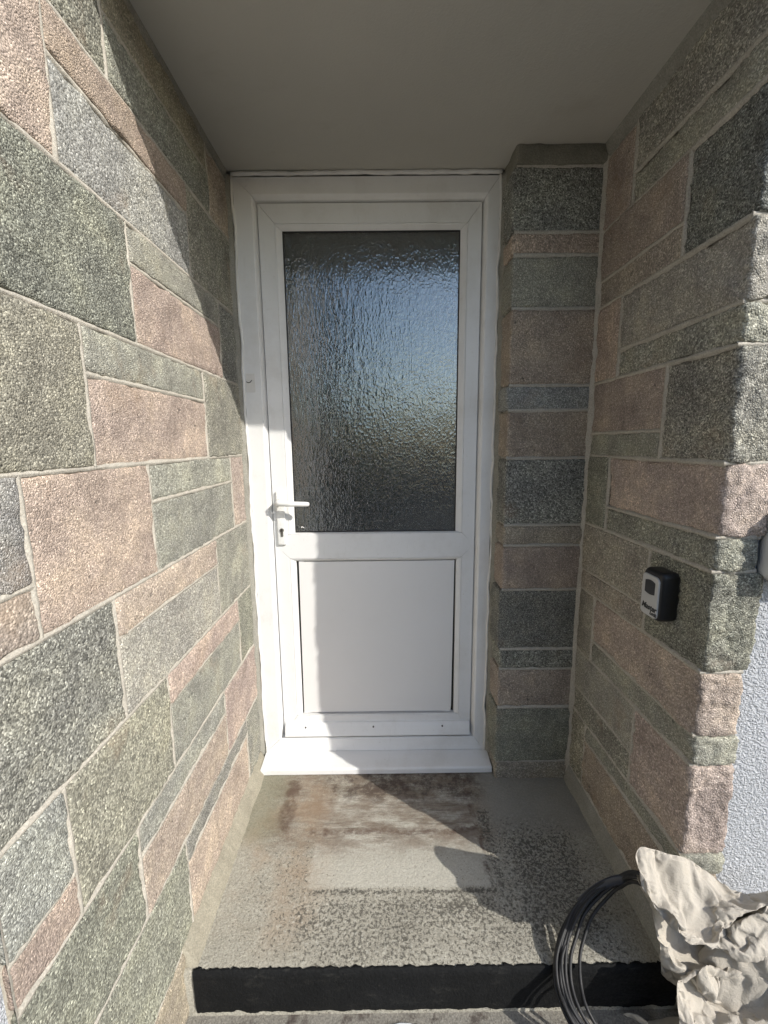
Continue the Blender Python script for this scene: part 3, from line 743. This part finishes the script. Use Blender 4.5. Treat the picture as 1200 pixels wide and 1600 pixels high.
# shutter over the dials, its lower edge bowed
win = []
y0w, y1w, ztw, zbw = KY0+.018, KY1-.020, KZ1-.030, KZ1-.060
n = 12
top = [(y0w+(y1w-y0w)*i/n, ztw+.004*math.sin(math.pi*i/n)) for i in range(n+1)]
bot = [(y1w-(y1w-y0w)*i/n, zbw-.003*math.sin(math.pi*i/n)+.004*math.sin(2*math.pi*i/n)*0) for i in range(n+1)]
loft('dial_cover', [[(fx-.001, y, Z0+z) for y, z in top+bot], [(fx-.0046, y, Z0+z) for y, z in top+bot]], M['safe'], KS, False)
def lettering(body, y, z, size, shear):
    cu = bpy.data.curves.new('lettering', 'FONT'); cu.body = body; cu.size = size; cu.shear = shear; cu.extrude = .0004; cu.offset = .0006
    to = bpy.data.objects.new('lettering_curve', cu); COL.objects.link(to)
    bpy.context.view_layer.update()
    me = bpy.data.meshes.new_from_object(to.evaluated_get(bpy.context.evaluated_depsgraph_get()))
    bpy.data.objects.remove(to)
    # text x -> -y (reads left to right for someone facing +x), text y -> z
    me.transform(Matrix(((0, 0, -1, fx-.0037), (-1, 0, 0, y), (0, 1, 0, Z0+z), (0, 0, 0, 1))))
    return link('lettering', me, M['safe'], KS)
lettering('Master', KY1-.012, KZ0+.0235, .0205, .25)
lettering('Lock', KY1-.046, KZ0+.0135, .0125, .25)

# ------------------------------------------------------------------ white fitting on the render
WF = empty('wall_box', (.90, .905, Z0-.24), 'small white plastic box fixed to the white rendered wall', 'box')
def wr(y, ins, r): return [(x, y, Z0+z) for x, z in rounded_rect(.826+ins, .965-ins, -.306+ins, -.14-ins, r)]
loft('body', [wr(.916, .003, .02), wr(.905, 0, .022), wr(.862, 0, .022), wr(.855, .003, .02), wr(.852, .008, .016)], M['plastic'], WF)

# ------------------------------------------------------------------ coiled black hose
def px_ray(px, py): return r2*((px-600)/F_PX) + u2*((800-py)/F_PX) + fwd
def catmull(p, per):
    out = []
    for i in range(len(p)-1):
        a = p[i-1] if i else p[0]; b, c = p[i], p[i+1]; d = p[i+2] if i+2 < len(p) else p[-1]
        for k in range(per):
            s_ = k/per; out.append(.5*((2*b) + (c-a)*s_ + (2*a-5*b+4*c-d)*s_*s_ + (3*b-a-3*c+d)*s_**3))
    return out + [p[-1]]
def hose():
    H = empty('hose_coil', (.55, .88, Z0+ZFL), 'coil of thin black hose leaning over the painted step from under the dust sheet', 'hose')
    rnd = random.Random(21)
    # sighted on the photograph: outermost and innermost turn (px, py, distance)
    outer = [(1004,1371,.915), (962,1375,.975), (926,1391,.985), (896,1422,.965), (877,1460,.925), (868,1500,.885), (870,1540,.850), (881,1577,.815), (902,1610,.785), (935,1645,.76)]
    inner = [(1004,1382,.910), (970,1387,.960), (948,1403,.965), (927,1432,.945), (912,1468,.915), (904,1500,.885), (907,1540,.852), (918,1580,.815), (945,1622,.785), (985,1655,.76)]
    path = []
    for n_, tt in enumerate((0, .10, .05, .22, .16, .40, .32, .62, 1.0)):
        path += [Vector((.86, .84, .20)), Vector((.77, .858, .27))]
        lift = rnd.uniform(-.004, .010)
        for o_, i_ in zip(outer, inner):
            a = [o_[k]+(i_[k]-o_[k])*tt for k in range(3)]
            d = px_ray(a[0]+rnd.uniform(-2, 2), a[1]+rnd.uniform(-1.5, 1.5)); q = d*(a[2]/d.y)
            path.append(Vector((q.x, q.y, q.z+CAMZ+lift)))
        path += [Vector((.66, .70, .06+rnd.uniform(0, .03))), Vector((.80, .74, .05)), Vector((.90, .80, .10))]
    pts = catmull(path, 7)
    tube('hose', pts, .0043, M['hose'], H, 8)
    tp = catmull(path[2:6], 7)[4:19]
    tube('tape', [p + Vector((0, 0, -.002)) for p in tp], .0115, M['tape'], H, 10)
hose()

# ------------------------------------------------------------------ dust sheet
def sheet_mesh():
    """cotton sheet thrown over things stacked against the wall corner: overlapping flaps, each a
    spline surface through points sighted on the photograph (zx, zy in an enlargement) at distance D"""
    def P(zx, zy, D):
        d = px_ray(780+zx/2.857, 1200+zy/2.857); q = d*(D/d.y); return Vector((q.x, q.y, q.z+CAMZ))
    def cr(p0, p1, p2, p3, t):
        return .5*((2*p1) + (p2-p0)*t + (2*p0-5*p1+4*p2-p3)*t*t + (3*p1-p0-3*p2+p3)*t*t*t)
    def samp(row, t):
        n = len(row)-1; f = min(t*n, n-1e-6); i = int(f); g = f-i
        a = row[i-1] if i > 0 else row[0]*2-row[1]
        d = row[i+2] if i+2 <= n else row[n]*2-row[n-1]
        return cr(a, row[i], row[i+1], d, g)
    def patch(rows, nu, nv, grow, seed, sag):
        """spline surface, then left to buckle and sag as real cloth held along parts of its edge"""
        R_ = [[P(zx, zy, D+dd) for zx, zy, dd in pts] for D, pts in rows]
        g = [[samp([samp(r, i/nu) for r in R_], j/nv) for i in range(nu+1)] for j in range(nv+1)]
        vs = []; pin = []
        for j in range(nv+1):
            for i in range(nu+1):
                p = g[j][i]; w = noise.noise_vector(p*22+Vector((seed, 0, 0)))*.007 + noise.noise_vector(p*55+Vector((seed, 4, 0)))*.0025
                e = min(i, nu-i, j, nv-j)
                vs.append(p + (w if e > 0 else w*.4))
                k = noise.noise(p*13+Vector((seed+3, 1, 0)))
                pin.append(1.0 if e == 0 else (.9 if k > .38 else 0.0))
        fs = [(j*(nu+1)+i, j*(nu+1)+i+1, (j+1)*(nu+1)+i+1, (j+1)*(nu+1)+i) for j in range(nv) for i in range(nu)]
        me = bpy.data.meshes.new('sheet_flap'); me.from_pydata([tuple(v) for v in vs], [], fs)
        o = bpy.data.objects.new('sheet_flap', me); COL.objects.link(o)
        vg = o.vertex_groups.new(name='pin')
        for i, wgt in enumerate(pin):
            if wgt: vg.add([i], wgt, 'REPLACE')
        md = o.modifiers.new('cloth', 'CLOTH'); st = md.settings
        st.quality = 8; st.mass = .2; st.tension_stiffness = 25; st.compression_stiffness = 25; st.shear_stiffness = 10; st.bending_stiffness = .04
        st.tension_damping = 6; st.compression_damping = 6; st.shear_damping = 6; st.air_damping = 3
        st.vertex_group_mass = 'pin'; st.pin_stiffness = 1.0; st.shrink_min = -grow; st.effector_weights.gravity = sag
        md.collision_settings.use_collision = False; md.collision_settings.use_self_collision = False
        NF = 22
        md.point_cache.frame_start = 1; md.point_cache.frame_end = NF
        for f in range(1, NF+1): S.frame_set(f)
        sb_ = o.modifiers.new('s', 'SUBSURF'); sb_.levels = 1; sb_.render_levels = 1
        m2 = bpy.data.meshes.new_from_object(o.evaluated_get(bpy.context.evaluated_depsgraph_get()))
        out = ([v.co.copy() for v in m2.vertices], [tuple(p.vertices) for p in m2.polygons])
        bpy.data.objects.remove(o); bpy.data.meshes.remove(m2); S.frame_set(1)
        return out
    z = 0
    A = [(.880, [(648,352,0), (740,378,0), (835,402,0), (935,470,0), (1040,548,-.01), (1125,572,-.02), (1230,545,-.03)]),
         (.862, [(622,362,.012), (712,395,0), (810,425,0), (905,485,0), (1020,560,-.01), (1110,585,-.02), (1230,560,-.03)]),
         (.838, [(610,400,.024), (690,440,0), (800,465,-.005), (885,510,0), (990,575,-.01), (1080,598,-.02), (1225,600,-.03)]),
         (.815, [(625,455,.03), (705,505,.004), (805,515,.008), (880,540,0), (975,600,-.01), (1040,612,-.02), (1130,640,-.02)]),
         (.797, [(645,520,.035), (728,560,.012), (822,575,-.006), (892,585,0), (960,640,0), (1005,640,0), (1040,670,.01)]),
         (.778, [(685,600,.02), (760,640,.012), (826,650,-.012), (900,675,-.004), (945,700,0), (985,690,.004), (1000,700,.015)]),
         (.766, [(720,650,.03), (768,690,.012), (830,712,-.012), (895,748,-.012), (945,785,-.006), (980,740,.002), (990,720,.02)]),
         (.776, [(745,670,.03), (775,712,.012), (835,728,-.008), (893,762,-.008), (940,792,-.002), (975,760,.006), (985,740,.02)])]
    B = [(.872, [(612,478,0), (660,500,.01), (740,530,.015), (860,600,.02), (1000,660,.02)]),
         (.862, [(640,540,0), (690,580,.004), (770,630,.012), (880,680,.02), (1000,720,.02)]),
         (.850, [(678,612,0), (725,680,-.004), (795,735,.01), (900,780,.015), (1010,800,.01)]),
         (.838, [(703,740,0), (765,780,-.012), (850,815,-.012), (930,840,0), (1040,850,-.01)]),
         (.836, [(722,806,0), (790,828,-.010), (870,865,-.020), (950,880,-.01), (1060,905,-.02)]),
         (.834, [(721,870,0), (790,880,-.012), (865,905,-.018), (945,905,-.01), (1060,960,-.01)]),
         (.838, [(724,920,0), (790,935,-.004), (860,938,-.004), (940,950,0), (1060,1000,0)]),
         (.852, [(748,948,0), (800,955,0), (860,955,0), (940,980,0), (1060,1040,0)])]
    C = [(.826, [(845,960,0), (900,905,0), (965,885,0), (1045,890,0), (1120,925,0), (1230,950,0)]),
         (.800, [(822,950,.006), (890,900,0), (962,868,0), (1042,866,0), (1120,900,0), (1230,925,0)]),
         (.782, [(800,945,.01), (884,952,.004), (972,915,-.006), (1052,925,-.004), (1124,975,0), (1230,1000,0)]),
         (.770, [(791,985,.015), (882,1005,0), (976,965,-.012), (1062,985,0), (1140,1040,-.008), (1230,1060,0)]),
         (.756, [(794,1040,.02), (890,1060,0), (990,1040,-.010), (1080,1060,.004), (1170,1085,-.006), (1240,1110,0)]),
         (.745, [(800,1095,.02), (905,1118,0), (1005,1100,0), (1100,1105,0), (1190,1130,-.006), (1250,1150,0)]),
         (.740, [(806,1160,.02), (915,1180,0), (1010,1175,0), (1120,1170,0), (1200,1190,0), (1260,1200,0)]),
         (.735, [(815,1300,.02), (925,1300,0), (1020,1300,0), (1130,1300,0), (1210,1300,0), (1270,1300,0)])]
    Dd = [(.850, [(985,650,0), (1060,600,0), (1125,580,0), (1160,560,0), (1240,530,0)]),
          (.832, [(1000,655,-.005), (1060,630,0), (1120,612,0), (1165,575,-.012), (1240,550,0)]),
          (.822, [(985,705,0), (1060,670,.008), (1125,655,.012), (1170,630,-.008), (1240,620,0)]),
          (.808, [(965,775,0), (1040,735,-.006), (1100,715,-.012), (1165,690,-.004), (1240,690,0)]),
          (.802, [(960,800,0), (1035,790,-.012), (1105,770,-.006), (1165,750,-.010), (1240,760,0)]),
          (.802, [(990,812,.004), (1050,835,-.012), (1130,830,-.018), (1190,820,-.014), (1240,830,0)]),
          (.806, [(1010,820,.01), (1065,868,0), (1140,885,-.008), (1200,875,-.006), (1240,885,0)]),
          (.822, [(1020,840,.01), (1075,885,0), (1145,905,0), (1200,905,0), (1240,915,0)])]
    Fl = [(.872, [(553,1100,0), (572,1112,0), (600,1130,0), (640,1150,0)]),
          (.855, [(600,1098,.012), (640,1120,0), (690,1135,0), (730,1145,0)]),
          (.845, [(660,1135,0), (710,1128,-.004), (760,1118,-.006), (800,1108,-.01)]),
          (.800, [(690,1200,0), (740,1200,0), (790,1190,0), (830,1180,-.01)])]
    vs, fs = [], []
    for rows, nu, nv, grow, seed, sag in ((A, 66, 54, .21, 2, .5), (B, 48, 46, .16, 11, .5), (C, 60, 54, .21, 23, .5), (Dd, 40, 40, .16, 37, .5), (Fl, 30, 16, .06, 51, .1)):
        v, f = patch(rows, nu, nv, grow, seed, sag); o = len(vs); vs += v; fs += [tuple(i+o for i in q) for q in f]
    # the bundle inside, so that the heap is closed from every side
    n, m = 110, 60; o = len(vs)
    for j in range(m+1):
        for i in range(n):
            a = 2*math.pi*i/n; h = j/m
            top = .36*(1-.25*max(0, math.cos(a)))
            rx = .30*(1-.18*h)*math.sqrt(max(0, 1-h**5)); ry = .095*(1-.12*h)*math.sqrt(max(0, 1-h**6))
            p = Vector((.915+rx*math.cos(a)*.62, .838+ry*math.sin(a)*.55, .33*h))
            p += Vector((math.cos(a), math.sin(a), 0))*(.020*noise.noise(p*9) + .022*(1-abs(noise.noise(p*Vector((22, 22, 7)))))**3 - .012)
            vs.append(p)
    for j in range(m):
        for i in range(n): fs.append((o+j*n+i, o+j*n+(i+1) % n, o+(j+1)*n+(i+1) % n, o+(j+1)*n+i))
    # turned hem
    me = bpy.data.meshes.new('dust_sheet'); me.from_pydata([tuple(v) for v in vs], [], fs)
    for p in me.polygons: p.use_smooth = True
    return me
sm_ = sheet_mesh()
DS = link('dust_sheet', sm_, M['cloth'])
DS['label'] = 'crumpled cream cotton dust sheet heaped against the stone corner beside the step'; DS['category'] = 'dust sheet'; DS['kind'] = 'thing'

# ------------------------------------------------------------------ hedge and house across the way (seen only in the glass)
def hedge(name, label, loc, x0, x1, y0, y1, hf, count, smin, smax, seed):
    rnd = random.Random(seed)
    T = empty(name, loc, label, 'hedge')
    vs = []; fs = []
    for i in range(count):
        x = rnd.uniform(x0, x1); y = rnd.uniform(y0, y1); h = hf(x, y); z = rnd.uniform(.05, h)
        c = Vector((x, y, z)); a = Vector((rnd.gauss(0, 1), rnd.gauss(0, 1), rnd.gauss(0, 1))).normalized(); b = a.orthogonal().normalized()
        s_ = rnd.uniform(smin, smax); n0 = len(vs)
        vs += [c-a*s_, c+b*s_*.5, c+a*s_, c-b*s_*.5]; fs.append((n0, n0+1, n0+2, n0+3))
    o = pyd('foliage', vs, fs, M['leaf'], T); o['kind'] = 'stuff'
hedge('hedge', 'clipped green hedge across the drive, facing the porch', (1.5, -9.5, 0), -9, 12, -10, -9,
      lambda x, y: 2.45 + .3*nz((x, 0, 0), .9) + .15*nz((x, 0, 0), 4), 14000, .05, .11, 5)
hedge('hedge', 'tall dark evergreen hedge on the handle side, added to darken the glass reflection', (-1.3, -4, 0), -1.75, -.80, -7.5, -.6,
      lambda x, y: 4.6 + .4*nz((0, y, 0), .9) + .2*nz((0, y, 0), 4), 17000, .07, .13, 6)  # unseen hedge added to keep bright sky out of the glass's left side
